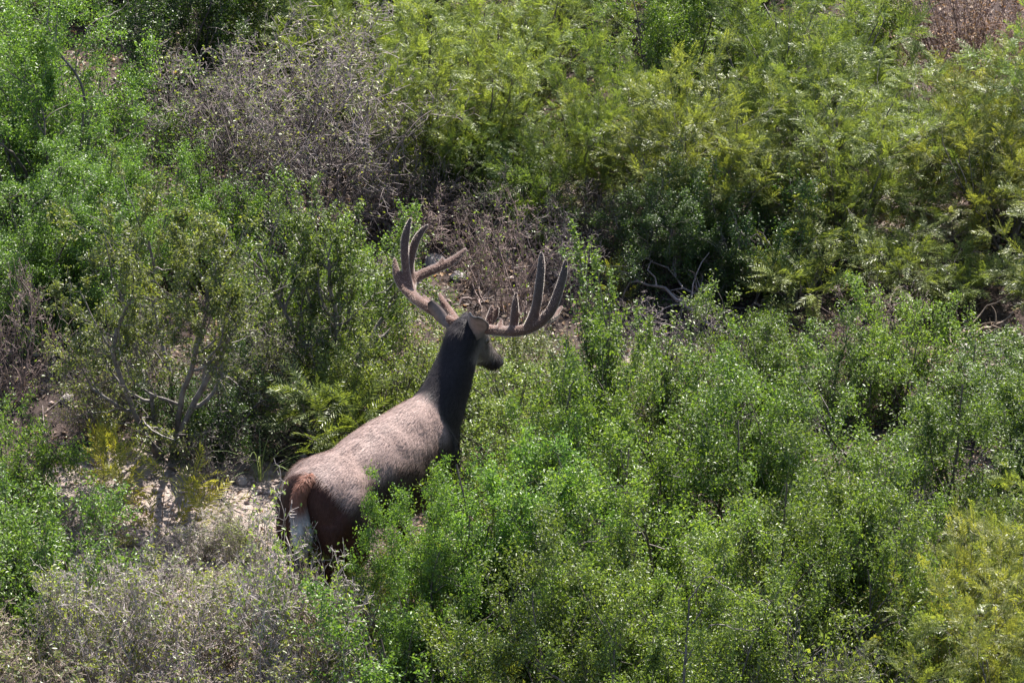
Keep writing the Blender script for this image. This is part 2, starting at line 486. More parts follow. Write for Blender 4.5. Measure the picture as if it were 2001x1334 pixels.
def make_grass(seed, n, H, W):
    rng = np.random.default_rng(seed)
    vs, ts, off = [], [], 0
    for k in range(n):
        az = rng.uniform(0, 2 * math.pi); o = np.array([math.cos(az), math.sin(az), 0])
        p = o * rng.uniform(0, 0.04) + np.array([0, 0, -0.01]); L = H * rng.uniform(0.6, 1.3); w = rng.uniform(0.003, 0.006)
        s = np.cross(o, [0, 0, 1]); seg = 6; lean = rng.uniform(0.15, 0.9) * W
        pts = [p + o * lean * (i / seg) ** 1.7 + np.array([0, 0, L * (math.sin((i / seg) * 1.9) / 1.0)]) for i in range(seg + 1)]
        for i, c in enumerate(pts):
            ww = w * (1 - (i / seg) ** 2) + 0.0004
            vs += [c - s * ww * 0.5, c + s * ww * 0.5]
        for i in range(seg):
            a = off + 2 * i; ts += [(a, a + 1, a + 3), (a, a + 3, a + 2)]
        off += 2 * (seg + 1)
    return np.array(vs), np.array(ts)
proto('grass', [('blade_tuft', mesh_from('blade_tuft', *make_grass(71, 15, 0.20, 0.42), DRYLEAF), 'leaf')])

# ------------------------------------------------------------------ the brush, plant by plant
NOM = {'green': (1.05, 1.02), 'small_green': (0.58, 0.64), 'open_tree': (1.25, 1.15), 'wand': (1.5, 0.42), 'feather': (1.0, 1.05),
       'small_feather': (0.45, 0.5), 'sprig': (0.22, 0.40), 'bare': (0.95, 1.05), 'small_bare': (0.48, 0.62),
       'sparse': (0.62, 0.72), 'dry': (0.7, 0.7), 'grass': (0.24, 0.3)}
NAME = {'green': 'leafy_shrub', 'small_green': 'leafy_shrub', 'open_tree': 'small_tree', 'wand': 'upright_shrub', 'feather': 'feathery_shrub',
        'small_feather': 'feathery_shrub', 'sprig': 'feathery_sprig', 'bare': 'bare_shrub', 'small_bare': 'bare_shrub',
        'sparse': 'twiggy_shrub', 'dry': 'dry_shrub', 'grass': 'grass_tuft'}
CAT = {'small_tree': 'tree', 'grass_tuft': 'grass', 'feathery_sprig': 'plant'}
PART = {'small_tree': {'branchwork': 'trunk', 'foliage': 'crown'}}
# leaf tints
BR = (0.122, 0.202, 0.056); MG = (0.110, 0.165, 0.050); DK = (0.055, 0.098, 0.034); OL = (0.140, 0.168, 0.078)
PALE = (0.180, 0.225, 0.080); YG = (0.152, 0.208, 0.072); YO = (0.178, 0.212, 0.072); FG = (0.128, 0.185, 0.062)
SPY = (0.250, 0.275, 0.065); RED = (0.215, 0.140, 0.100); STR = (0.27, 0.34, 0.13)
# bark tints
DB = (0.115, 0.098, 0.090); GB = (0.160, 0.142, 0.132); GRY = (0.195, 0.162, 0.156); PNK = (0.225, 0.168, 0.152); PG = (0.34, 0.30, 0.285); TAN = (0.270, 0.215, 0.170); RB = (0.235, 0.165, 0.140)

SHRUBS = [
 # kind, ground pixel, height, width, leaf, bark, label, group
 ('green', 120, 480, 1.12, 0.95, BR, DB, 'large bright green shrub between the dark shrub and the left-hand grove', None),
 ('green', -60, 360, 1.0, 0.9, BR, DB, 'bright green shrub behind the large bright green one', None),
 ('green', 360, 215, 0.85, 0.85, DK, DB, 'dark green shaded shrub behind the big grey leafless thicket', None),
 ('green', 500, 130, 0.7, 0.7, MG, DB, 'mid green shrub between the dark shrub and the feathery brush', None),
 ('bare', 610, 435, 1.0, 1.25, PALE, GRY, 'big grey leafless thicket of fine twigs', None),
 ('bare', 450, 400, 0.80, 1.0, YG, GRY, 'lower grey leafless shrub leaning against the big grey thicket', None),
 ('small_green', 420, 545, 0.50, 0.5, BR, DB, 'small bright green shrub at the foot of the grey thicket', None),
 ('green', 100, 640, 0.75, 0.80, BR, DB, 'bright green shrub behind the pinkish bare shrub and the open tree', None),
 ('green', 220, 600, 0.7, 0.6, BR, DB, 'green shrub tucked behind the open small tree', None),
 ('open_tree', 330, 900, 1.28, 1.05, OL, GB, 'open small tree with grey trunks and sparse olive leaves beside the dark ground', None),
 ('open_tree', 620, 800, 1.02, 0.95, MG, GB, 'open small tree with grey trunks standing left of the antlers', None),
 ('small_green', 560, 700, 0.6, 0.6, MG, DB, 'small mid green shrub between the two open trees', None),
 ('small_bare', 25, 790, 0.58, 0.62, YG, PNK, 'small pinkish bare shrub above the bare dark ground', None),
 ('small_green', 10, 1040, 0.66, 0.50, BR, DB, 'bright green shrub at the far edge of the pale soil', None),
 ('small_green', 80, 1225, 0.58, 0.66, BR, DB, 'wide bright green shrub on the near side of the pale soil', None),
 ('small_green', -80, 1280, 0.75, 0.8, BR, DB, 'bright green shrub behind the twiggy foreground brush', None),
 ('sprig', 215, 950, 0.22, 0.30, SPY, TAN, 'yellow feathery sprig beside the dark bare ground', None),
 ('sprig', 310, 1035, 0.26, 0.44, SPY, TAN, 'larger yellow feathery sprig on the pale soil', None),
 ('grass', 510, 940, 0.20, 0.34, STR, TAN, 'tuft of pale arching grass blades behind the deer rump', None),
 ('sparse', 485, 1140, 0.30, 0.38, PALE, GB, 'low twiggy shrub on pale soil beside the deer hindquarters', None),
 ('sparse', 150, 1040, 0.24, 0.40, PALE, PG, 'low twiggy pale shrub beside the yellow sprigs', None),
 ('sparse', 410, 1090, 0.22, 0.40, PALE, PG, 'low twiggy pale shrub in the middle of the pale soil', None),
 ('small_bare', 290, 1180, 0.32, 0.5, YG, DB, 'small dark bare shrub standing alone on the pale soil', None),
 ('sparse', 180, 1390, 0.68, 0.80, PALE, PG, 'twiggy grey shrub with sparse pale green leaves in front of the wide bright shrub', None),
 ('sparse', 370, 1400, 0.66, 0.80, PALE, PG, 'twiggy grey shrub with sparse pale green leaves in front of the pale soil', None),
 ('sparse', 590, 1385, 0.86, 0.80, PALE, PG, 'twiggy grey shrub with sparse pale leaves right behind the deer hooves', None),
 ('sparse', 480, 1560, 0.62, 0.85, PALE, GRY, 'twiggy shrub with sparse pale leaves before the one behind the hooves', None),
 ('sparse', 30, 1480, 0.62, 0.85, OL, TAN, 'twiggy tan shrub with sparse olive leaves beside the bright green shrubs', None),
 ('sparse', 250, 1600, 0.58, 0.85, OL, TAN, 'low twiggy tan shrub in front of the grey twiggy shrubs', None),
 ('sparse', 460, 1300, 0.50, 0.70, PALE, PG, 'twiggy grey shrub on the near edge of the pale soil beside the deer', None),
 ('sparse', 290, 1280, 0.46, 0.70, PALE, PG, 'twiggy grey shrub rooted on the pale soil by the small dark bare shrub', None),
 ('sparse', 640, 1500, 0.62, 0.75, PALE, PG, 'twiggy grey shrub in front of the tan one by the hind leg', None),
 ('sparse', 380, 1640, 0.62, 0.85, PALE, PG, 'twiggy grey shrub between the low tan one and the others', None),
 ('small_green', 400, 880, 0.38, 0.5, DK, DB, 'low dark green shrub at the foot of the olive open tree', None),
 ('sparse', 270, 800, 0.48, 0.55, OL, GB, 'twiggy olive shrub crowding the olive open tree trunks', None),
 ('sparse', 480, 810, 0.45, 0.55, OL, GB, 'low twiggy olive shrub between the open tree trunks', None),
 ('sparse', 185, 850, 0.40, 0.42, OL, GB, 'low twiggy olive shrub on the edge of the dark bare ground', None),
 ('small_bare', 430, 960, 0.26, 0.5, YG, DB, 'low dark bare shrub behind the pale grass tuft', None),
 ('sparse', 670, 1400, 0.66, 0.55, OL, TAN, 'twiggy tan shrub between the deer hind leg and the big green shrubs', None),
 ('small_feather', 640, 905, 0.42, 0.55, YG, DB, 'low yellow green feathery shrub beside the deer back', None),
 ('small_green', 745, 845, 0.50, 0.5, PALE, DB, 'pale green shrub between the open tree and the deer neck', None),
 ('small_green', 700, 690, 0.52, 0.52, BR, DB, 'small bright green shrub behind the open tree left of the antlers', None),
 ('small_bare', 850, 465, 0.30, 0.62, PALE, PNK, 'low pinkish bare shrub with small pale leaves behind the left antler', None),
 ('small_bare', 1000, 620, 0.56, 0.62, YG, PNK, 'pinkish bare shrub between the two antlers', None),
 ('small_bare', 890, 420, 0.34, 0.6, YG, DB, 'dark bare shrub added for shade under the golden feathery shrub', None),  # dark twigs here and just below, added as shading behind the antlers
 ('small_bare', 1010, 480, 0.36, 0.6, YG, DB, 'dark bare shrub added for shade behind the pinkish one between the antlers', None),
 ('small_bare', 1170, 510, 0.40, 0.65, YG, DB, 'dark bare shrub added for shade left of the dark crowded stems', None),
 ('small_bare', 925, 545, 0.30, 0.5, YG, PNK, 'low pinkish bare shrub on stony ground near the left antler beam tip', None),
 ('small_bare', 1095, 570, 0.36, 0.5, YG, GRY, 'low grey bare shrub behind the right antler points', None),
 ('small_bare', 760, 430, 0.36, 0.6, YG, GRY, 'low grey bare shrub in front of the big grey thicket', None),
 ('small_bare', 1080, 440, 0.30, 0.55, YG, PNK, 'low pinkish bare shrub under the feathery shrubs', None),
 ('small_green', 830, 370, 0.42, 0.42, PALE, GB, 'small pale green shrub at the right edge of the grey thicket', None),
 ('feather', 690, 235, 0.80, 0.85, YG, DB, 'yellow green feathery shrub behind the big grey thicket', None),
 ('feather', 885, 345, 0.82, 0.80, YO, DB, 'golden green feathery shrub beside the grey thicket', None),
 ('feather', 1020, 215, 0.75, 0.85, YG, DB, 'yellow green feathery shrub behind the golden one', None),
 ('feather', 1190, 420, 0.78, 0.60, FG, DB, 'darker green feathery shrub over a litter patch', None),
 ('feather', 960, 385, 0.46, 0.5, FG, DB, 'low green feathery shrub with thin dark stems beside the litter patch', None),
 ('green', 1330, 290, 0.92, 0.72, BR, DB, 'glossy bright green shrub with a dark trunk among feathery shrubs', None),
 ('small_feather', 1030, 455, 0.36, 0.4, FG, DB, 'small green feathery shrub just behind the pinkish bare shrub', None),
 ('feather', 1370, 480, 0.82, 0.85, YO, GB, 'golden green feathery shrub in front of the glossy bright green shrub', None),
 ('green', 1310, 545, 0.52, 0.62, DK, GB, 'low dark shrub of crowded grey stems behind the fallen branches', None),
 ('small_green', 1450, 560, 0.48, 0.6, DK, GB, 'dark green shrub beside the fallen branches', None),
 ('feather', 1560, 330, 0.95, 0.95, FG, GB, 'green feathery shrub right of the glossy bright green shrub', None),
 ('feather', 1640, 470, 0.80, 0.80, YG, GB, 'yellow green feathery shrub in the middle of the feathery brush', None),
 ('feather', 1790, 400, 0.62, 0.90, YG, GB, 'yellow green feathery shrub in front of the dry reddish shrub', None),
 ('feather', 1960, 480, 0.72, 0.75, YO, GB, 'golden feathery shrub behind the washed-out hollow', None),
 ('dry', 1880, 205, 0.80, 0.85, RED, RB, 'dry reddish brown shrub behind the feathery brush', None),
 ('dry', 2040, 250, 0.72, 0.75, RED, RB, 'second dry reddish brown shrub against the first', None),
 ('green', 1690, 165, 0.62, 0.55, PALE, GB, 'pale leafy shrub beside the dry reddish shrub', None),
 ('small_green', 2000, 290, 0.32, 0.4, PALE, GB, 'pale leafy shrub in front of the dry reddish shrubs', None),
 ('small_feather', 1560, 600, 0.32, 0.48, YO, GB, 'low golden feathery shrub right of the fallen branches', None),
 ('small_feather', 1740, 580, 0.26, 0.42, YG, GB, 'low yellow green feathery shrub left of the washed-out hollow', None),
 ('small_feather', 1900, 575, 0.2, 0.36, YG, GB, 'small feathery shrub on the rim of the washed-out hollow', None),
 ('small_bare', 1690, 690, 0.34, 0.6, YG, PNK, 'low bare shrub before the low feathery shrubs', None),
 ('small_green', 1460, 790, 0.46, 0.5, MG, DB, 'mid green shrub between the fallen branches and the near green brush', None),
 ('small_green', 1600, 800, 0.38, 0.5, MG, DB, 'small mid green shrub in the gap before the low bare shrub', None),
 ('small_green', 1770, 800, 0.50, 0.5, BR, DB, 'bright green shrub in front of the washed-out hollow', None),
 ('small_green', 1960, 830, 0.36, 0.6, MG, DB, 'spreading mid green shrub in front of the washed-out hollow', None),
 ('small_bare', 1310, 720, 0.34, 0.55, YG, GRY, 'low grey bare shrub before the fallen branches', None),
 ('small_green', 1280, 840, 0.36, 0.4, OL, TAN, 'low olive shrub beside the litter patch right of the antler', None),
 ('sprig', 1205, 590, 0.13, 0.18, SPY, TAN, 'yellow sprig beside the fallen branches', None),
 ('small_green', 1020, 930, 0.50, 0.6, PALE, DB, 'pale green shrub just past the deer muzzle', None),
 ('small_green', 880, 800, 0.36, 0.5, YG, DB, 'yellow green shrub in the gap behind the deer neck', None),
 ('small_green', 1090, 760, 0.32, 0.5, OL, TAN, 'low olive shrub in the gap beneath the right antler', None),
 ('wand', 1170, 1165, 1.54, 0.42, MG, DB, 'tall upright shrub of leafy rods whose tips cross the right antler', None),
 ('wand', 1310, 1130, 1.22, 0.40, MG, DB, 'shorter upright shrub of leafy rods beside the taller one', None),
 ('green', 1095, 1190, 0.70, 0.6, PALE, DB, 'pale green shrub beside the deer chest', None),
 ('green', 1180, 1270, 1.20, 0.90, BR, DB, 'bright green shrub at the foot of the leafy rods', 'bright green shrubs of the near thicket'),
 ('green', 1420, 1230, 1.05, 0.95, BR, DB, 'bright green shrub of the near thicket beside the shorter leafy rods', 'bright green shrubs of the near thicket'),
 ('green', 1640, 1200, 1.0, 0.95, BR, DB, 'bright green shrub of the near thicket behind its mid green heart', 'bright green shrubs of the near thicket'),
 ('green', 1870, 1190, 1.0, 0.95, MG, DB, 'mid green shrub of the near thicket in front of the spreading one', None),
 ('green', 1025, 1370, 1.08, 0.95, BR, DB, 'bright green shrub hiding the deer flank and belly', None),
 ('green', 880, 1405, 0.92, 0.66, BR, DB, 'lower bright green shrub in front of the deer belly', None),
 ('green', 1280, 1460, 1.20, 1.0, BR, DB, 'bright green shrub at the heart of the near thicket', 'bright green shrubs of the near thicket'),
 ('green', 1530, 1450, 1.15, 1.0, MG, DB, 'mid green shrub at the heart of the near thicket', None),
 ('green', 1720, 1440, 1.05, 0.8, MG, DB, 'mid green shrub of the near thicket beside the golden feathery ones', None),
 ('bare', 1470, 1150, 0.85, 0.65, YG, GB, 'grey bare shrub poking up through the bright green near thicket', None),
 ('bare', 1745, 1340, 0.95, 0.6, YG, GB, 'grey bare shrub poking up between the mid green near shrubs', None),
 ('bare', 1130, 1400, 0.98, 0.55, YG, DB, 'thin dark bare shrub poking up beside the flank-hiding shrub', None),
 ('small_feather', 800, 1300, 0.50, 0.5, YO, TAN, 'golden feathery shrub between the deer hind leg and the flank-hiding shrub', None),
 ('small_feather', 950, 1470, 0.52, 0.45, YO, TAN, 'golden feathery shrub in front of the flank-hiding shrub', None),
 ('green', 1060, 1600, 1.10, 0.95, MG, DB, 'mid green shrub in front of the near thicket', None),
 ('small_green', 800, 1530, 0.70, 0.75, BR, DB, 'bright green shrub in front of the twiggy tan shrub', None),
 ('green', 1320, 1680, 1.15, 0.95, MG, DB, 'mid green shrub beside the tall twiggy shrub', None),
 ('sparse', 1520, 1620, 0.95, 0.80, PALE, GB, 'tall twiggy shrub with sparse pale leaves in front of the near thicket', None),
 ('sparse', 1690, 1620, 0.80, 0.70, PALE, GB, 'twiggy shrub with sparse pale leaves beside the golden feathery shrubs', None),
 ('feather', 1930, 1480, 0.95, 0.80, YO, GB, 'golden feathery shrub at the edge of the near thicket', None),
 ('feather', 2030, 1330, 0.80, 0.80, YO, GB, 'golden feathery shrub behind the near golden one', None),
 ('feather', 1900, 1640, 0.80, 0.90, YG, GB, 'yellow green feathery shrub in front of the golden ones', None),
 # brush that runs on past the edges of the view
 ('green', -310, 760, 0.9, 0.9, BR, DB, 'leafy green shrub behind the small pinkish bare shrub, out at the thicket rim', 'outer brush'), ('small_green', -220, 1120, 0.65, 0.7, BR, DB, 'bright green shrub beside the bright one at the far edge of pale soil', 'outer brush'),
 ('green', 2190, 900, 0.6, 0.8, MG, DB, 'mid green shrub out beyond the spreading one before the hollow', 'outer brush'), ('green', 2150, 1130, 0.85, 1.0, MG, DB, 'mid green shrub out beyond the near thicket, behind the golden feathery ones', 'outer brush'),
 ('green', -60, 30, 0.9, 0.9, MG, DB, 'mid green shrub behind the bright green pair by the dark shrub', 'outer brush'), ('green', 250, -20, 0.8, 0.9, DK, DB, 'dark green shrub behind the dark shaded one', 'outer brush'),
 ('feather', 820, 60, 0.8, 0.9, YG, DB, 'yellow green feathery shrub behind the golden and grey thicket ones', 'outer feathery brush'), ('feather', 1180, 30, 0.8, 0.9, YG, DB, 'yellow green feathery shrub behind the glossy bright green shrub', 'outer feathery brush'),
 ('feather', 1450, 60, 0.8, 0.9, FG, DB, 'green feathery shrub behind the green one right of the glossy shrub', 'outer feathery brush'), ('feather', 2170, 420, 0.9, 0.9, YG, DB, 'yellow green feathery shrub out beyond the dry reddish shrubs', 'outer feathery brush'),
 ('green', -260, 380, 1.0, 1.0, BR, DB, 'bright green shrub out beyond the large bright green one', 'outer brush'), ('feather', 2160, 650, 0.8, 0.9, YO, GB, 'golden feathery shrub out beyond the washed-out hollow', 'outer feathery brush'),
 ('green', 650, 0, 0.7, 0.9, MG, DB, 'mid green shrub behind the yellow green feathery one by the grey thicket', 'outer brush'),
 ('feather', 2150, 1480, 0.85, 0.9, YO, GB, 'golden feathery shrub out beyond the near golden ones', 'outer feathery brush'), ('sparse', -180, 1450, 0.65, 0.8, OL, TAN, 'twiggy tan shrub out beyond the tan foreground one', 'outer twiggy brush'),
]
rs = np.random.default_rng(77)
count = {}
def place(kind, x, y, h, w, leaf, bark, label, group=None, rz=None, tilt=(0, 0)):
    name = NAME[kind]
    v = count.get(kind, 0); count[kind] = v + 1
    parts = PROTO[kind][v % len(PROTO[kind])]
    nh, nw = NOM[kind]
    o = thing(name, label, CAT.get(name, 'shrub'), (x, y, float(terrain(x, y))),
              rs.uniform(0, 6.28) if rz is None else rz, (w / nw, w / nw, h / nh), group, tilt)
    k = rs.uniform(0.84, 1.16); hue = rs.uniform(-0.04, 0.14)
    for pn, me, role in parts:
        c = leaf if role == 'leaf' else bark
        if role == 'leaf': c = (c[0] * k * (1 + hue), c[1] * k, c[2] * k)
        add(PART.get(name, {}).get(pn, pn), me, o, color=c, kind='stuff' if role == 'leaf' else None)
    return o
for kind, bx, by, h, w, leaf, bark, label, group in SHRUBS:
    x, y = at(bx, by)
    place(kind, x, y, h, w, leaf, bark, label, group)

# ------------------------------------------------------------------ stones, fallen branches, litter
def stone_mesh(seed, n=2):
    import bmesh
    bm = bmesh.new(); bmesh.ops.create_icosphere(bm, subdivisions=n, radius=1)
    rng = np.random.default_rng(seed)
    pl = nrm(rng.normal(0, 1, (9, 3))); dd = rng.uniform(0.55, 0.9, 9)
    for v in bm.verts:
        p = np.array(v.co)
        for a, b in zip(pl, dd):
            e = p @ a - b
            if e > 0: p = p - a * e * 0.9
        v.co = p + rng.normal(0, 0.02, 3)
    me = bpy.data.meshes.new('stone'); bm.to_mesh(me); bm.free(); me.materials.append(ROCK)
    return me
STONES = [stone_mesh(i) for i in range(4)]
for i, (px, py, s, c, lab) in enumerate([
    (470, 952, 0.034, (0.5, 0.44, 0.41), 'pale rounded stone on the soil behind the deer rump'),
    (1348, 520, 0.042, (0.5, 0.46, 0.43), 'pale stone under the dark crowded stems'),
    (1890, 662, 0.034, (0.46, 0.43, 0.42), 'grey stone on the rim of the washed-out hollow'),
    (1860, 640, 0.026, (0.44, 0.38, 0.35), 'small brown grey stone beside the washed-out hollow'),
    (850, 505, 0.060, (0.20, 0.19, 0.20), 'dark grey stone behind the left antler tips'),
    (895, 535, 0.045, (0.30, 0.28, 0.28), 'grey stone near the left antler beam tip'),
    (1950, 690, 0.03, (0.48, 0.46, 0.45), 'light grey stone before the washed-out hollow'),
    (370, 1000, 0.022, (0.5, 0.42, 0.38), 'small pale stone beside the larger yellow sprig'),
    (420, 1060, 0.020, (0.48, 0.40, 0.36), 'small pinkish stone on the open pale soil'),
    (940, 365, 0.03, (0.5, 0.46, 0.42), 'pale stone behind the low pinkish bare shrub'),
    (130, 800, 0.035, (0.3, 0.27, 0.26), 'grey stone on the dark bare ground by the open tree')]):
    x, y = at(px, py)
    o = add('stone', STONES[i % 4], None, color=c, label=lab, category='stone', group='stones among the brush')
    o.location = (x, y, float(terrain(x, y)) + s * 0.28); o.scale = (s * 1.25, s, s * 0.75); o.rotation_euler = (0, 0, i * 1.3)

def fallen(seed, pts, r, twigs):
    rng = np.random.default_rng(seed)
    segs = []
    def chain(pp, r):
        for i in range(len(pp) - 1):
            segs.append((pp[i], pp[i + 1], r * (1 - 0.7 * i / len(pp)), r * (1 - 0.7 * (i + 1) / len(pp))))
    pts = np.array(pts, float)
    u = np.linspace(0, len(pts) - 1, 14); main = np.stack([np.interp(u, np.arange(len(pts)), pts[:, k]) for k in range(3)], 1)
    main += rng.normal(0, 0.009, main.shape)
    chain(main, r)
    for k in range(twigs):
        i = rng.integers(3, 13); d = nrm(main[i] - main[i - 1] + rng.normal(0, 0.06, 3) + np.array([0, 0, 0.03]))
        p = main[i]; L = rng.uniform(0.1, 0.3); tw = [p]
        for j in range(5):
            d = nrm(d + rng.normal(0, 0.3, 3)); p = p + d * L / 5; tw.append(np.array([p[0], p[1], max(p[2], 0.0)]))
        chain(np.array(tw), r * 0.4)
    P = np.array([s[0] for s in segs]); Q = np.array([s[1] for s in segs]); a = np.array([s[2] for s in segs]); b = np.array([s[3] for s in segs])
    return mesh_from('fallen_branch', *tubes(P, Q, a, b, 5), BARK, True)
def gp(px, py, z): # ground spot seen at a pixel, lifted by z
    x, y = at(px, py); return (x, y, float(terrain(x, y)) + z)
for i, (a, b, c, r, tw, tint, lab) in enumerate([
    (gp(1420, 650, 0.01), gp(1330, 640, 0.16), gp(1210, 580, 0.14), 0.012, 9, GRY, 'longest grey fallen branch leaning over the dark ground right of the antler'),
    (gp(1470, 640, 0.01), gp(1370, 620, 0.12), gp(1240, 560, 0.20), 0.009, 8, GRY, 'thinner grey fallen branch crossing above the longest one'),
    (gp(1230, 680, 0.01), gp(1290, 690, 0.10), gp(1360, 690, 0.05), 0.008, 8, GRY, 'short grey fallen branch on the litter'),
    (gp(1480, 560, 0.01), gp(1440, 520, 0.25), gp(1420, 520, 0.42), 0.010, 3, GRY, 'pale dead branch propped upright in the dark shrub'),
    (gp(1830, 690, 0.02), gp(1900, 660, 0.08), gp(1985, 640, 0.12), 0.012, 6, TAN, 'brown dead branch lying across the washed-out hollow'),
    (gp(1845, 640, 0.05), gp(1920, 640, 0.10), gp(1990, 655, 0.04), 0.010, 5, TAN, 'second brown dead branch over the back of the hollow'),
    (gp(1120, 545, 0.01), gp(1180, 520, 0.10), gp(1250, 470, 0.16), 0.010, 6, DB, 'dark dead branch on the shaded ground behind the right antler'),
    (gp(840, 590, 0.005), gp(900, 600, 0.04), gp(960, 585, 0.02), 0.010, 5, PNK, 'pinkish dead branch on the ground between the antlers'),
    (gp(500, 770, 0.01), gp(540, 760, 0.08), gp(580, 740, 0.05), 0.010, 4, DB, 'dark dead branch at the foot of the open tree'),
    (gp(700, 400, 0.01), gp(800, 410, 0.12), gp(900, 420, 0.06), 0.009, 8, GRY, 'grey fallen branch in front of the big grey thicket')]):
    o = add('fallen_branch', fallen(200 + i, (a, b, c), r, tw), None, color=tint, label=lab, category='branch', group='dead branches on the ground')

def litter(seed, n, x0, x1, y0, y1):
    rng = np.random.default_rng(seed)
    x = rng.uniform(x0, x1, n); y = rng.uniform(y0, y1, n)
    bare = ((x + 0.75) / 0.75) ** 2 + ((y - 1.3) / 0.8) ** 2 < 1
    keep = ~(bare & (rng.uniform(0, 1, n) < 0.7))
    x, y = x[keep], y[keep]
    C = np.stack([x, y, terrain(x, y) + rng.uniform(0.002, 0.014, len(x))], 1)
    return leaves(rng, C, (0.012, 0.04), upb=1.6, wr=0.55)
lit = add('leaf_litter', mesh_from('leaf_litter', *litter(5, 42000, -2.2, 4.2, -1.2, 7.6), DRYLEAF), None, color=(0.24, 0.17, 0.145),
          kind='stuff', label='brown fallen leaves scattered over the ground', category='litter')
def ground_twigs(seed, n):
    rng = np.random.default_rng(seed)
    x = rng.uniform(-2.2, 4.2, n); y = rng.uniform(-1.2, 7.4, n); a = rng.uniform(0, 6.28, n); L = rng.uniform(0.04, 0.2, n)
    x2 = x + np.cos(a) * L; y2 = y + np.sin(a) * L
    P = np.stack([x, y, terrain(x, y) + 0.006], 1); Q = np.stack([x2, y2, terrain(x2, y2) + rng.uniform(0.004, 0.03, n)], 1)
    r = rng.uniform(0.0015, 0.004, n)
    return tubes(P, Q, r, r * 0.6, 3)
add('twig_litter', mesh_from('twig_litter', *ground_twigs(6, 2600), BARK), None, color=GRY, kind='stuff',
    label='thin grey dead twigs scattered over the ground', category='twigs')
def gravel(seed, n):
    rng = np.random.default_rng(seed)
    base = nrm(np.array([[1, 0, 0], [-1, 0, 0], [0, 1, 0], [0, -1, 0], [0, 0, 1], [0, 0, -1.0]]))
    tri = np.array([[0, 2, 4], [2, 1, 4], [1, 3, 4], [3, 0, 4], [2, 0, 5], [1, 2, 5], [3, 1, 5], [0, 3, 5]])
    x = np.concatenate([rng.normal(-0.7, 0.5, n // 2), rng.uniform(-2, 4.2, n // 2)])
    y = np.concatenate([rng.normal(1.2, 0.5, n // 2), rng.uniform(-1, 7.3, n // 2)])
    s = rng.gamma(2, 0.004, len(x)) + 0.003
    V = base[None] * s[:, None, None] * rng.uniform(0.6, 1.3, (len(x), 6, 1)) * np.array([1.2, 1, 0.7])
    V += np.stack([x, y, terrain(x, y) + s * 0.2], 1)[:, None, :]
    T = tri[None] + (np.arange(len(x)) * 6)[:, None, None]
    return V.reshape(-1, 3), T.reshape(-1, 3)
add('gravel', mesh_from('gravel', *gravel(8, 2600), ROCK), None, color=(0.40, 0.32, 0.29), kind='stuff', label='pale gravel strewn over the bare soil', category='gravel')

# ------------------------------------------------------------------ the deer (local axes: x forward, y left, z up)
HEAD = R(39)                                    # heading, clockwise from +Y
def ring_loft(rings, seg=24):
    """rings: (centre, axis u, axis v) -> closed tube"""
    a = np.arange(seg) / seg * 2 * math.pi
    vs, ts = [], []
    for c, u, v in rings:
        vs.append(np.array(c) + np.cos(a)[:, None] * np.array(u) + np.sin(a)[:, None] * np.array(v))
    n = len(rings)
    V = np.concatenate(vs + [np.array([rings[0][0]]), np.array([rings[-1][0]])])
    i = np.arange(seg); j = (i + 1) % seg
    for k in range(n - 1):
        o = k * seg
        ts += [np.stack([o + i, o + j, o + seg + j], -1), np.stack([o + i, o + seg + j, o + seg + i], -1)]
    ts += [np.stack([np.full(seg, n * seg), j, i], -1), np.stack([np.full(seg, n * seg + 1), (n - 1) * seg + i, (n - 1) * seg + j], -1)]
    return V, np.concatenate(ts)

def smooth_path(pts, m=6):
    """Catmull-Rom through rows of numbers"""
    p = np.array(pts, float); n = len(p)
    out = []
    for i in range(n - 1):
        p0 = p[max(i - 1, 0)]; p1 = p[i]; p2 = p[i + 1]; p3 = p[min(i + 2, n - 1)]
        for t in np.arange(m) / m:
            out.append(0.5 * (2 * p1 + (p2 - p0) * t + (2 * p0 - 5 * p1 + 4 * p2 - p3) * t * t + (3 * p1 - p0 - 3 * p2 + p3) * t ** 3))
    out.append(p[-1])
    return np.array(out)

def tube_loft(pts, seg=14, m=6, cap=True, oval=1.0):
    """round limb through (x, y, z, radius), with rounded end"""
    p = smooth_path(pts, m)
    if cap:
        d = nrm(p[-1, :3] - p[-2, :3]); r = p[-1, 3]
        p = np.concatenate([p, [[*(p[-1, :3] + d * r * 0.5), r * 0.86], [*(p[-1, :3] + d * r * 0.85), r * 0.5], [*(p[-1, :3] + d * r * 0.98), r * 0.15]]])
    C = p[:, :3]; T = nrm(np.gradient(C, axis=0))
    u = nrm(np.cross(T[0], [0.3, 0.9, 0.2])); rings = []
    for k in range(len(C)):
        u = nrm(u - T[k] * (u @ T[k])); v = np.cross(T[k], u)
        rings.append((C[k], u * p[k, 3], v * p[k, 3] * oval))
    return ring_loft(rings, seg)

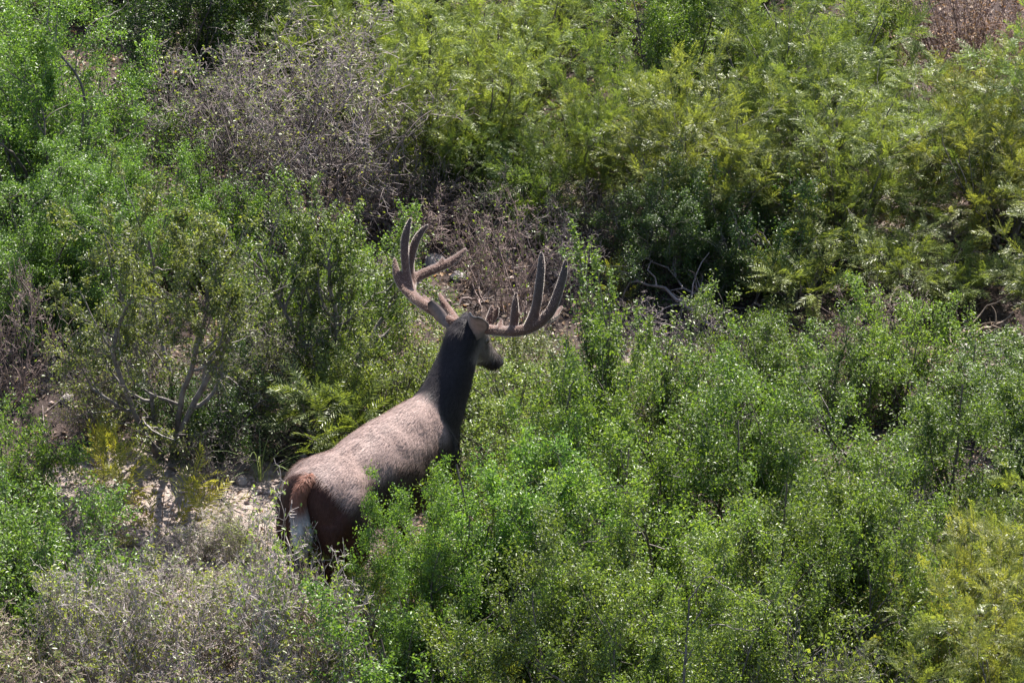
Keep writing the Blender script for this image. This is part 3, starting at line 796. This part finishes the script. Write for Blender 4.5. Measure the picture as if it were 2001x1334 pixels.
def union(parts, voxel, smooth_it, mat, colorf, name):
    vs, ts, off = [], [], 0
    for V, T in parts:
        vs.append(V); ts.append(T + off); off += len(V)
    me = mesh_from('raw', np.concatenate(vs), np.concatenate(ts), None)
    o = bpy.data.objects.new('raw', me); col.objects.link(o)
    rm = o.modifiers.new('r', 'REMESH'); rm.mode = 'VOXEL'; rm.voxel_size = voxel; rm.adaptivity = 0
    sm = o.modifiers.new('s', 'SMOOTH'); sm.factor = 0.5; sm.iterations = smooth_it
    dg = bpy.context.evaluated_depsgraph_get()
    ev = o.evaluated_get(dg)
    res = bpy.data.meshes.new_from_object(ev, depsgraph=dg)
    bpy.data.objects.remove(o); bpy.data.meshes.remove(me)
    res.name = name
    n = len(res.vertices); co = np.empty(n * 3, np.float32); res.vertices.foreach_get('co', co); co = co.reshape(-1, 3)
    no = np.empty(n * 3, np.float32); res.vertices.foreach_get('normal', no); no = no.reshape(-1, 3)
    ca = res.color_attributes.new('coat', 'FLOAT_COLOR', 'POINT')
    c4 = np.ones((n, 4), np.float32); c4[:, :3] = colorf(co, no); ca.data.foreach_set('color', c4.ravel())
    res.polygons.foreach_set('use_smooth', np.ones(len(res.polygons), bool))
    res.materials.clear(); res.materials.append(mat)
    return res, co, no, c4[:, :3]

FUR = coat_material('deer_coat', 0.85, 0.10, 0.15, bump=0.6)
FURHAIR = coat_material('deer_hair', 0.58, 0.12, 0.25, trans=0.2)
VELVET = coat_material('antler_velvet', 0.75, 1.0, 0.2, (1.0, 0.92, 0.85), bump=0.3)
FUZZ = coat_material('velvet_fuzz', 0.6, 0.2, 0.2, trans=0.8)
EARM = coat_material('ear_skin', 0.65, 0.6, 0.25, trans=0.35)
HOOF = plain('hoof_horn', (0.03, 0.025, 0.022), 0.5)
EYEM = plain('dark_eye', (0.008, 0.006, 0.005), 0.08, 0.8)
NOSEM = plain('wet_nose', (0.012, 0.011, 0.012), 0.3, 0.6)

def make_deer():
    root = thing('deer', 'brown buck with tall velvet antlers standing in the brush, seen from behind', 'deer', (0, 0, 0), math.pi / 2 - HEAD)
    # trunk: x, centre z, half width, half height
    trunk = [(-0.245, 0.80, 0.045, 0.07), (-0.225, 0.80, 0.10, 0.125), (-0.17, 0.80, 0.155, 0.170), (-0.08, 0.795, 0.185, 0.195), (0.05, 0.785, 0.190, 0.208),
             (0.2, 0.765, 0.164, 0.210), (0.38, 0.745, 0.188, 0.240), (0.58, 0.735, 0.190, 0.262), (0.74, 0.735, 0.172, 0.275),
             (0.85, 0.745, 0.148, 0.268), (0.93, 0.745, 0.120, 0.225), (1.0, 0.75, 0.08, 0.14), (1.03, 0.76, 0.04, 0.06)]
    tp = smooth_path(trunk, 5)
    rings = []
    for x, z, w, h in tp:
        rings.append(((x, 0, z), (0, w, 0), (0, 0, h)))
    parts = [ring_loft(rings, 36)]
    # slight ridge of the spine and hip points
    parts.append(tube_loft([(-0.16, 0, 0.94, 0.03), (0.05, 0, 0.965, 0.034), (0.4, 0, 0.958, 0.034), (0.75, 0, 0.975, 0.04), (0.9, 0, 0.965, 0.05)]))
    for s in (-1, 1):
        parts.append(tube_loft([(0.06, s * 0.10, 0.90, 0.06), (0.0, s * 0.135, 0.83, 0.085), (-0.10, s * 0.135, 0.76, 0.09)]))
        parts.append(tube_loft([(0.80, s * 0.03, 0.95, 0.04), (0.82, s * 0.085, 0.85, 0.075), (0.85, s * 0.10, 0.70, 0.085), (0.80, s * 0.105, 0.58, 0.06)]))
        # hind leg: thigh, stifle, hock, cannon, pastern
        parts.append(tube_loft([(-0.02, s * 0.10, 0.78, 0.14), (-0.01, s * 0.108, 0.64, 0.132), (-0.01, s * 0.105, 0.54, 0.115), (-0.08, s * 0.095, 0.455, 0.082),
                                (-0.16, s * 0.088, 0.385, 0.038), (-0.155, s * 0.085, 0.25, 0.024), (-0.135, s * 0.085, 0.11, 0.024), (-0.105, s * 0.085, 0.04, 0.024)]))
        parts.append(tube_loft([(-0.15, s * 0.10, 0.76, 0.08), (-0.155, s * 0.115, 0.64, 0.07), (-0.13, s * 0.115, 0.54, 0.055), (-0.13, s * 0.11, 0.44, 0.03)]))
        # fore leg
        parts.append(tube_loft([(0.84, s * 0.105, 0.70, 0.075), (0.80, s * 0.105, 0.56, 0.06), (0.805, s * 0.10, 0.44, 0.038), (0.81, s * 0.10, 0.34, 0.033),
                                (0.805, s * 0.10, 0.20, 0.022), (0.80, s * 0.10, 0.10, 0.024), (0.825, s * 0.10, 0.04, 0.024)]))
    # neck: x, z, half width, half depth (perpendicular to its axis)
    neck = [(0.80, 0.80, 0.13, 0.19), (0.90, 0.865, 0.118, 0.178), (0.98, 0.935, 0.102, 0.148), (1.05, 1.02, 0.090, 0.118), (1.10, 1.10, 0.083, 0.098), (1.135, 1.17, 0.078, 0.088), (1.15, 1.20, 0.05, 0.055)]
    npth = smooth_path(neck, 5); tang = nrm(np.gradient(npth[:, :2], axis=0)); rings = []
    for (x, z, w, h), (tx, tz) in zip(npth, tang):
        rings.append(((x, 0, z), (0, w, 0), (-tz * h, 0, tx * h)))
    parts.append(ring_loft(rings, 28))
    # head
    yaw, pit, roll = R(-6), R(46), R(-4)         # turned right, nose down, right side a little up
    hf = Matrix.Rotation(yaw, 3, 'Z') @ Matrix.Rotation(pit, 3, 'Y') @ Matrix.Rotation(roll, 3, 'X')
    H0 = np.array([1.125, 0.0, 1.185]); M = np.array(hf)
    def hp(t, l, u): return H0 + M @ np.array([t, l, u])
    prof = [(-0.045, 0.0, 0.03, 0.03), (-0.02, 0.0, 0.058, 0.058), (0.03, -0.005, 0.070, 0.074), (0.085, -0.015, 0.074, 0.080), (0.14, -0.022, 0.060, 0.070),
            (0.20, -0.022, 0.047, 0.054), (0.26, -0.02, 0.040, 0.044), (0.305, -0.018, 0.039, 0.039), (0.33, -0.016, 0.031, 0.028), (0.342, -0.014, 0.014, 0.012)]
    pr = smooth_path(prof, 4); rings = []
    for t, u, w, h in pr:
        rings.append((hp(t, 0, u), M @ np.array([0, w, 0]), M @ np.array([0, 0, h])))
    parts.append(ring_loft(rings, 24))
    for s in (-1, 1):                            # brows and jaw
        parts.append(tube_loft([(*hp(0.06, s * 0.045, 0.035), 0.03), (*hp(0.10, s * 0.055, 0.022), 0.022), (*hp(0.13, s * 0.045, 0.015), 0.018)]))
        parts.append(tube_loft([(*hp(0.02, s * 0.035, 0.045), 0.028), (*hp(0.025, s * 0.047, 0.075), 0.02)]))

    axis_h = M @ np.array([1, 0, 0])
    SQ = lambda v: np.where(v < 0.6, 0.6 - (0.6 - v) * 0.757, v)
    def lower(V):                                # set the back line lower, more so at the croup
        x, z = V[:, 0], V[:, 2]; up_ = np.clip(z / 0.6, 0, 1)
        V[:, 2] = z - up_ * (0.062 * np.clip((1.12 - x) / 0.25, 0, 1) + 0.034 * np.clip((0.45 - x) / 0.4, 0, 1))
    for V, T in parts:
        V[:, 0] = SQ(V[:, 0]); lower(V)
    def coat(co, no):
        x, y, z = np.where(co[:, 0] < 0.6, 0.6 - (0.6 - co[:, 0]) / 0.757, co[:, 0]), co[:, 1], co[:, 2]
        z = z + np.clip(z / 0.6, 0, 1) * (0.062 * np.clip((1.12 - co[:, 0]) / 0.25, 0, 1) + 0.034 * np.clip((0.45 - co[:, 0]) / 0.4, 0, 1))
        n = len(x)
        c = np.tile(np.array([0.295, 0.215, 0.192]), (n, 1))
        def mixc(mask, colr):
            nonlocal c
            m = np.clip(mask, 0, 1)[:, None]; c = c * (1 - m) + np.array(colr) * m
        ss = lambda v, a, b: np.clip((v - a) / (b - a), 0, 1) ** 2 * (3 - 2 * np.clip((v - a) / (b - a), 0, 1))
        mixc(ss(z + 0.02 * np.sin(40 * x) * np.sin(17 * x + 1), 0.90, 0.81), (0.070, 0.044, 0.036))  # flank shade below the sunlit back, painted into the coat with a ragged edge
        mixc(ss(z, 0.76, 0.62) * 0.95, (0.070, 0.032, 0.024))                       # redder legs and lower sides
        mixc(ss(x + 0.35 * (z - 0.93), -0.115, -0.155), (0.070, 0.029, 0.021))  # rusty hindquarters, with the rump's shade painted in
        mixc(ss(x - 0.10 * (z - 0.9), 0.825, 0.86) * ss(z, 0.66, 0.76), (0.026, 0.021, 0.024))          # grey brown neck, its shadow painted in as darker coat
        mixc(ss(no[:, 2], -0.45, -0.8) * ss(x, -0.05, 0.1) * ss(x, 0.9, 0.75) * ss(z, 0.68, 0.6) * ss(z, 0.4, 0.5), (0.62, 0.58, 0.54))  # white belly
        d = co - H0; t = d @ axis_h
        low = (d @ (M @ np.array([0, 0, 1])))
        inh = ss(t, 0.02, 0.08) * (z > 1.0) * ss(low, -0.115, -0.085)
        mixc(inh * 0.9, (0.180, 0.150, 0.136))
        mixc(inh * ss(t, 0.25, 0.30), (0.05, 0.042, 0.04))
        low = (d @ (M @ np.array([0, 0, 1])))
        mixc(inh * ss(t, 0.10, 0.15) * ss(low, -0.05, -0.075), (0.55, 0.52, 0.49))
        return c
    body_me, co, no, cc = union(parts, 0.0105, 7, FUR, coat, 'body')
    # loose skin: shallow folds over ribs and haunch
    x, y, z = co[:, 0], co[:, 1], co[:, 2]
    trunkm = np.clip((1.0 - x) / 0.15, 0, 1) * np.clip((z - 0.55) / 0.15, 0, 1)
    fold = (0.0016 * np.sin(31 * x + 14 * z + 4.0 * np.sin(9 * z + 5 * y)) * np.sin(6 * z + 3.1 * x + 0.4 + 2 * np.sin(5 * x))
            + 0.0014 * np.sin(63 * x - 25 * z + 11 * y + 2 * np.sin(17 * y)) * np.sin(13 * x + 17 * y) + 0.0012 * np.sin(24 * y + 19 * x + 3 * np.sin(11 * x)))
    co = (co + no * (fold * trunkm)[:, None]).astype(np.float32)
    body_me.vertices.foreach_set('co', co.ravel()); body_me.update()
    body = add('body', body_me, root)

    # guard hairs lying along the body
    rng = np.random.default_rng(9)
    tri = np.empty(len(body_me.polygons) * 4, np.int32)
    body_me.calc_loop_triangles()
    lt = np.empty(len(body_me.loop_triangles) * 3, np.int32); body_me.loop_triangles.foreach_get('vertices', lt); lt = lt.reshape(-1, 3)
    def hair(co, no, cc, lt, n, flow, length, width, lift, mat, gain, name, parent, jit=0.25, tone=None):
        A, B, C = co[lt[:, 0]], co[lt[:, 1]], co[lt[:, 2]]
        ar = np.linalg.norm(np.cross(B - A, C - A), axis=1)
        k = rng.choice(len(lt), n, p=ar / ar.sum())
        u = rng.uniform(0, 1, (n, 2)); fl = u.sum(1) > 1; u[fl] = 1 - u[fl]
        p = A[k] + (B[k] - A[k]) * u[:, :1] + (C[k] - A[k]) * u[:, 1:]
        nn = nrm(no[lt[k]].mean(1)); cl = cc[lt[k, 0]] if tone is None else np.tile(np.array(tone), (n, 1))
        f = flow(p, nn) + rng.normal(0, jit, (n, 3)); f = nrm(f - nn * np.sum(f * nn, 1, keepdims=True))
        L = rng.uniform(*length, n)[:, None]
        s = np.cross(nn, f) * width * 0.5
        base = p - nn * 0.002; mid = p + f * L * 0.5 + nn * L * lift * 0.75; tip = p + f * L + nn * L * lift
        V = np.stack([base - s, base + s, mid + s * 0.8, mid - s * 0.8, tip], 1).reshape(-1, 3)
        q5 = (np.arange(n) * 5)[:, None]
        T = np.concatenate([q5 + np.array([[0, 1, 2]]), q5 + np.array([[0, 2, 3]]), q5 + np.array([[3, 2, 4]])])
        g = gain * rng.uniform(0.85, 1.15, (n, 1)) * (1 + 0.16 * np.sin(p[:, :1] * 37 + p[:, 2:] * 21) * np.sin(p[:, 1:2] * 41 - p[:, :1] * 23))
        cv = np.repeat(np.clip(cl * g, 0, 0.8), 5, axis=0)
        return add(name, mesh_from(name, V, T, mat, True, cv), parent, kind='stuff')
    def flow(p, nn):
        f = np.tile(np.array([-0.9, 0.0, -0.45]), (len(p), 1))
        f[p[:, 2] < 0.55] = (-0.2, 0, -1)
        neckm = (p[:, 0] > 0.95) & (p[:, 2] > 0.8)
        f[neckm] = (-0.7, 0, -0.75)
        f[(p[:, 0] < 0.03)] = (-0.2, 0, -1)
        return f
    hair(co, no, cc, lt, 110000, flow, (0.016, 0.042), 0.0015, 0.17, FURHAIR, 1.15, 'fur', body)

    # tail: brown above, white beneath
    def tailcol(c, n):
        w = np.clip((0.793 - 2.4 * np.clip(c[:, 1] + 0.03, 0, 0.06) + 0.012 * np.sin(c[:, 1] * 160) - c[:, 2]) / 0.08, 0, 1)[:, None]
        return np.array([0.20, 0.085, 0.055]) * (1 - w) + np.array([0.58, 0.56, 0.56]) * w
    TX = 0.205
    tl = [(-0.17, 0, 0.955, 0.03), (-0.235, 0.004, 0.935, 0.040), (-0.272, 0.006, 0.875, 0.046), (-0.285, -0.006, 0.79, 0.056), (-0.283, -0.014, 0.70, 0.058), (-0.275, -0.008, 0.64, 0.030)]
    tme, tco, tno, tcc = union([tube_loft([(a + TX, b - 0.02 - 0.02 * (0.95 - c) / 0.3, c - 0.092, d) for a, b, c, d in tl], oval=0.55)], 0.008, 3, FUR, tailcol, 'tail')
    tail = add('tail', tme, root, label='brown tail with white lower half')
    tme.calc_loop_triangles(); tlt = np.empty(len(tme.loop_triangles) * 3, np.int32); tme.loop_triangles.foreach_get('vertices', tlt)
    hair(tco, tno, tcc, tlt.reshape(-1, 3), 9000, lambda p, n: np.tile(np.array([-0.15, 0, -1.0]), (len(p), 1)), (0.02, 0.05), 0.0020, 0.16, FURHAIR, 1.05, 'fur', tail)

    # antlers in velvet: beams and points as (forward, right, up, radius)
    LEFT = [[(1.14, -0.03, 1.19, 0.024), (1.138, -0.12, 1.203, 0.024), (1.139, -0.219, 1.225, 0.026), (1.181, -0.34, 1.228, 0.028), (1.249, -0.413, 1.237, 0.028), (1.31, -0.418, 1.259, 0.026), (1.387, -0.381, 1.28, 0.024), (1.464, -0.347, 1.3, 0.022), (1.542, -0.327, 1.338, 0.014)],
            [(1.167, -0.302, 1.227, 0.024), (1.187, -0.393, 1.241, 0.0205), (1.214, -0.463, 1.281, 0.022), (1.249, -0.509, 1.342, 0.013)],
            [(1.206, -0.378, 1.233, 0.024), (1.242, -0.434, 1.306, 0.0205), (1.276, -0.47, 1.411, 0.022), (1.296, -0.472, 1.486, 0.018), (1.315, -0.467, 1.537, 0.011)],
            [(1.259, -0.412, 1.241, 0.024), (1.294, -0.452, 1.319, 0.0205), (1.324, -0.449, 1.412, 0.021), (1.353, -0.437, 1.462, 0.017), (1.37, -0.412, 1.499, 0.011)],
            [(1.16, -0.05, 1.18, 0.02), (1.223, -0.158, 1.191, 0.02), (1.249, -0.222, 1.213, 0.018), (1.274, -0.262, 1.232, 0.012)],
            [(1.158, -0.214, 1.214, 0.02), (1.173, -0.255, 1.237, 0.016), (1.175, -0.275, 1.253, 0.009)],
            [(1.40, -0.376, 1.285, 0.02), (1.435, -0.372, 1.325, 0.006)]]
    RIGHT = [[(1.15, 0.035, 1.195, 0.024), (1.162, 0.152, 1.213, 0.026), (1.148, 0.283, 1.253, 0.027), (1.189, 0.369, 1.293, 0.027), (1.234, 0.422, 1.365, 0.026), (1.293, 0.428, 1.46, 0.023), (1.323, 0.431, 1.535, 0.018), (1.333, 0.432, 1.588, 0.012)],
             [(1.159, 0.267, 1.247, 0.023), (1.18, 0.259, 1.319, 0.022), (1.191, 0.253, 1.375, 0.016), (1.202, 0.248, 1.416, 0.01)],
             [(1.171, 0.344, 1.287, 0.025), (1.21, 0.358, 1.374, 0.024), (1.24, 0.357, 1.497, 0.022), (1.261, 0.349, 1.577, 0.018), (1.272, 0.34, 1.62, 0.012)],
             [(1.178, 0.094, 1.202, 0.022), (1.208, 0.09, 1.241, 0.02), (1.229, 0.085, 1.289, 0.012)],
             [(1.198, 0.092, 1.212, 0.02), (1.237, 0.099, 1.243, 0.014), (1.247, 0.107, 1.286, 0.009)],
             [(1.158, 0.188, 1.233, 0.02), (1.179, 0.176, 1.25, 0.013), (1.19, 0.171, 1.263, 0.01)],
             [(1.18, 0.262, 1.31, 0.018), (1.198, 0.281, 1.324, 0.007)],
             [(1.236, 0.4, 1.318, 0.022), (1.318, 0.384, 1.303, 0.018), (1.38, 0.373, 1.32, 0.01)]]
    for tines, lab in ((LEFT, 'left antler, three tall points and a beam tip swept forward'), (RIGHT, 'right antler with upright points along its beam')):
        pp = [tube_loft([(f, -r_, z, rad * 0.93 * (1.0 if k < len(tn) - 1 else 0.75)) for k, (f, r_, z, rad) in enumerate(tn)], seg=14, m=6) for tn in tines]
        def vcol(c, n):
            k = np.clip((c[:, 2] - 1.2) / 0.35, 0, 1)[:, None]
            return np.array([0.095, 0.045, 0.031]) * (1 - k) + np.array([0.050, 0.038, 0.036]) * k
        ame, aco, ano, acc = union(pp, 0.0055, 4, VELVET, vcol, 'antler')
        an = add('antler', ame, root, label=lab)
        ame.calc_loop_triangles(); alt = np.empty(len(ame.loop_triangles) * 3, np.int32); ame.loop_triangles.foreach_get('vertices', alt)
        hair(aco, ano, acc, alt.reshape(-1, 3), 5500, lambda p, n: np.tile(np.array([0.0, 0, 1.0]), (len(p), 1)), (0.0018, 0.0038), 0.0008, 1.6, FUZZ, 1.0, 'velvet_fuzz', an, 0.5, (0.60, 0.47, 0.41))

    # ears: cupped leaf shapes seen from the back
    def ear(base, axis_, openv, L, W, name_label):
        base = np.array(base); A = nrm(np.array(axis_, float)); N = np.array(openv, float); N = nrm(N - A * (N @ A)); S = np.cross(A, N)
        nu, nv = 14, 9; vs = []
        for layer in (0, 1):
            for i in range(nu):
                u = i / (nu - 1)
                w = max(W * 0.5 * math.sqrt(max(0.0, 1 - ((u - 0.52) / 0.505) ** 2)), 0.016 * (1 - u) + 0.003)
                for j in range(nv):
                    v = -1 + 2 * j / (nv - 1)
                    p = base + A * L * u + S * w * math.sin(v * 1.25) / math.sin(1.25) + N * (w * 0.85 * (1 - math.cos(v * 1.25)) + 0.012 * math.sin(math.pi * u))
                    vs.append(p + N * (0.0035 if layer else 0.0))
        idx = lambda l, i, j: l * nu * nv + i * nv + j
        ts = []
        for i in range(nu - 1):
            for j in range(nv - 1):
                a, b, c, d = idx(0, i, j), idx(0, i, j + 1), idx(0, i + 1, j + 1), idx(0, i + 1, j)
                ts += [(a, c, b), (a, d, c)]
                a, b, c, d = idx(1, i, j), idx(1, i, j + 1), idx(1, i + 1, j + 1), idx(1, i + 1, j)
                ts += [(a, b, c), (a, c, d)]
        rim = [(i, 0) for i in range(nu)] + [(nu - 1, j) for j in range(1, nv)] + [(i, nv - 1) for i in range(nu - 2, -1, -1)]
        for k in range(len(rim) - 1):
            a, b = idx(0, *rim[k]), idx(0, *rim[k + 1]); c, d = idx(1, *rim[k + 1]), idx(1, *rim[k])
            ts += [(a, b, c), (a, c, d)]
        V = np.array(vs)
        dist = (V - base) @ A / L
        edge = np.abs((V - base) @ S) / (W * 0.5)
        k = np.clip(np.maximum((dist - 0.8) / 0.2, (edge - 0.85) / 0.2), 0, 1)[:, None]
        cv = np.array([0.22, 0.165, 0.145]) * (1 - k) + np.array([0.05, 0.04, 0.038]) * k
        add('ear', mesh_from('ear', V, np.array(ts), EARM, True, cv), root, label=name_label)
    ear((1.115, 0.070, 1.18), (-0.03, 0.105, 0.115), (0.5, 0.85, 0.1), 0.150, 0.062, 'left ear raised toward the left antler')
    ear((1.115, -0.062, 1.155), (-0.035, -0.035, 0.15), (1.0, 0.1, 0.15), 0.15, 0.115, 'right ear turned back')

    # eyes, nose, hooves
    import bmesh
    def blob(name, c, r, mat, sc=(1, 1, 1)):
        bm = bmesh.new(); bmesh.ops.create_uvsphere(bm, u_segments=16, v_segments=10, radius=r)
        me = bpy.data.meshes.new(name); bm.to_mesh(me); bm.free(); me.materials.append(mat)
        me.polygons.foreach_set('use_smooth', np.ones(len(me.polygons), bool))
        o = add(name, me, root); o.location = c; o.scale = sc
        o.rotation_euler = hf.to_euler()
        return o
    for s in (-1, 1): blob('eye', hp(0.105, s * 0.062, 0.012), 0.017, EYEM)
    blob('nose', hp(0.335, 0, -0.006), 0.026, NOSEM, (0.6, 1.05, 0.75))
    for x, s in ((0.072, -1), (0.072, 1), (0.835, -1), (0.835, 1)):
        y = s * (0.085 if x < 0.5 else 0.10)
        vs, ts = [], []
        off = 0
        for k in (-1, 1):                        # two toes
            V, T = ring_loft([((x - 0.012, y + k * 0.013, 0.048), (0.024, 0, 0), (0, 0.012, 0)), ((x - 0.002, y + k * 0.015, 0.02), (0.036, 0, 0), (0, 0.015, 0)),
                              ((x + 0.004, y + k * 0.016, -0.012), (0.044, 0, 0), (0, 0.017, 0))], 12)
            vs.append(V); ts.append(T + off); off += len(V)
        add('hoof', mesh_from('hoof', np.concatenate(vs), np.concatenate(ts), HOOF), root)
    return root
deer = make_deer()
fx = [float(terrain(a * math.sin(HEAD) + b * math.cos(HEAD), a * math.cos(HEAD) - b * math.sin(HEAD))) for a, b in ((0.072, -0.1), (0.072, 0.1), (0.835, -0.1), (0.835, 0.1))]
deer.location = (0, 0, sum(fx) / 4)
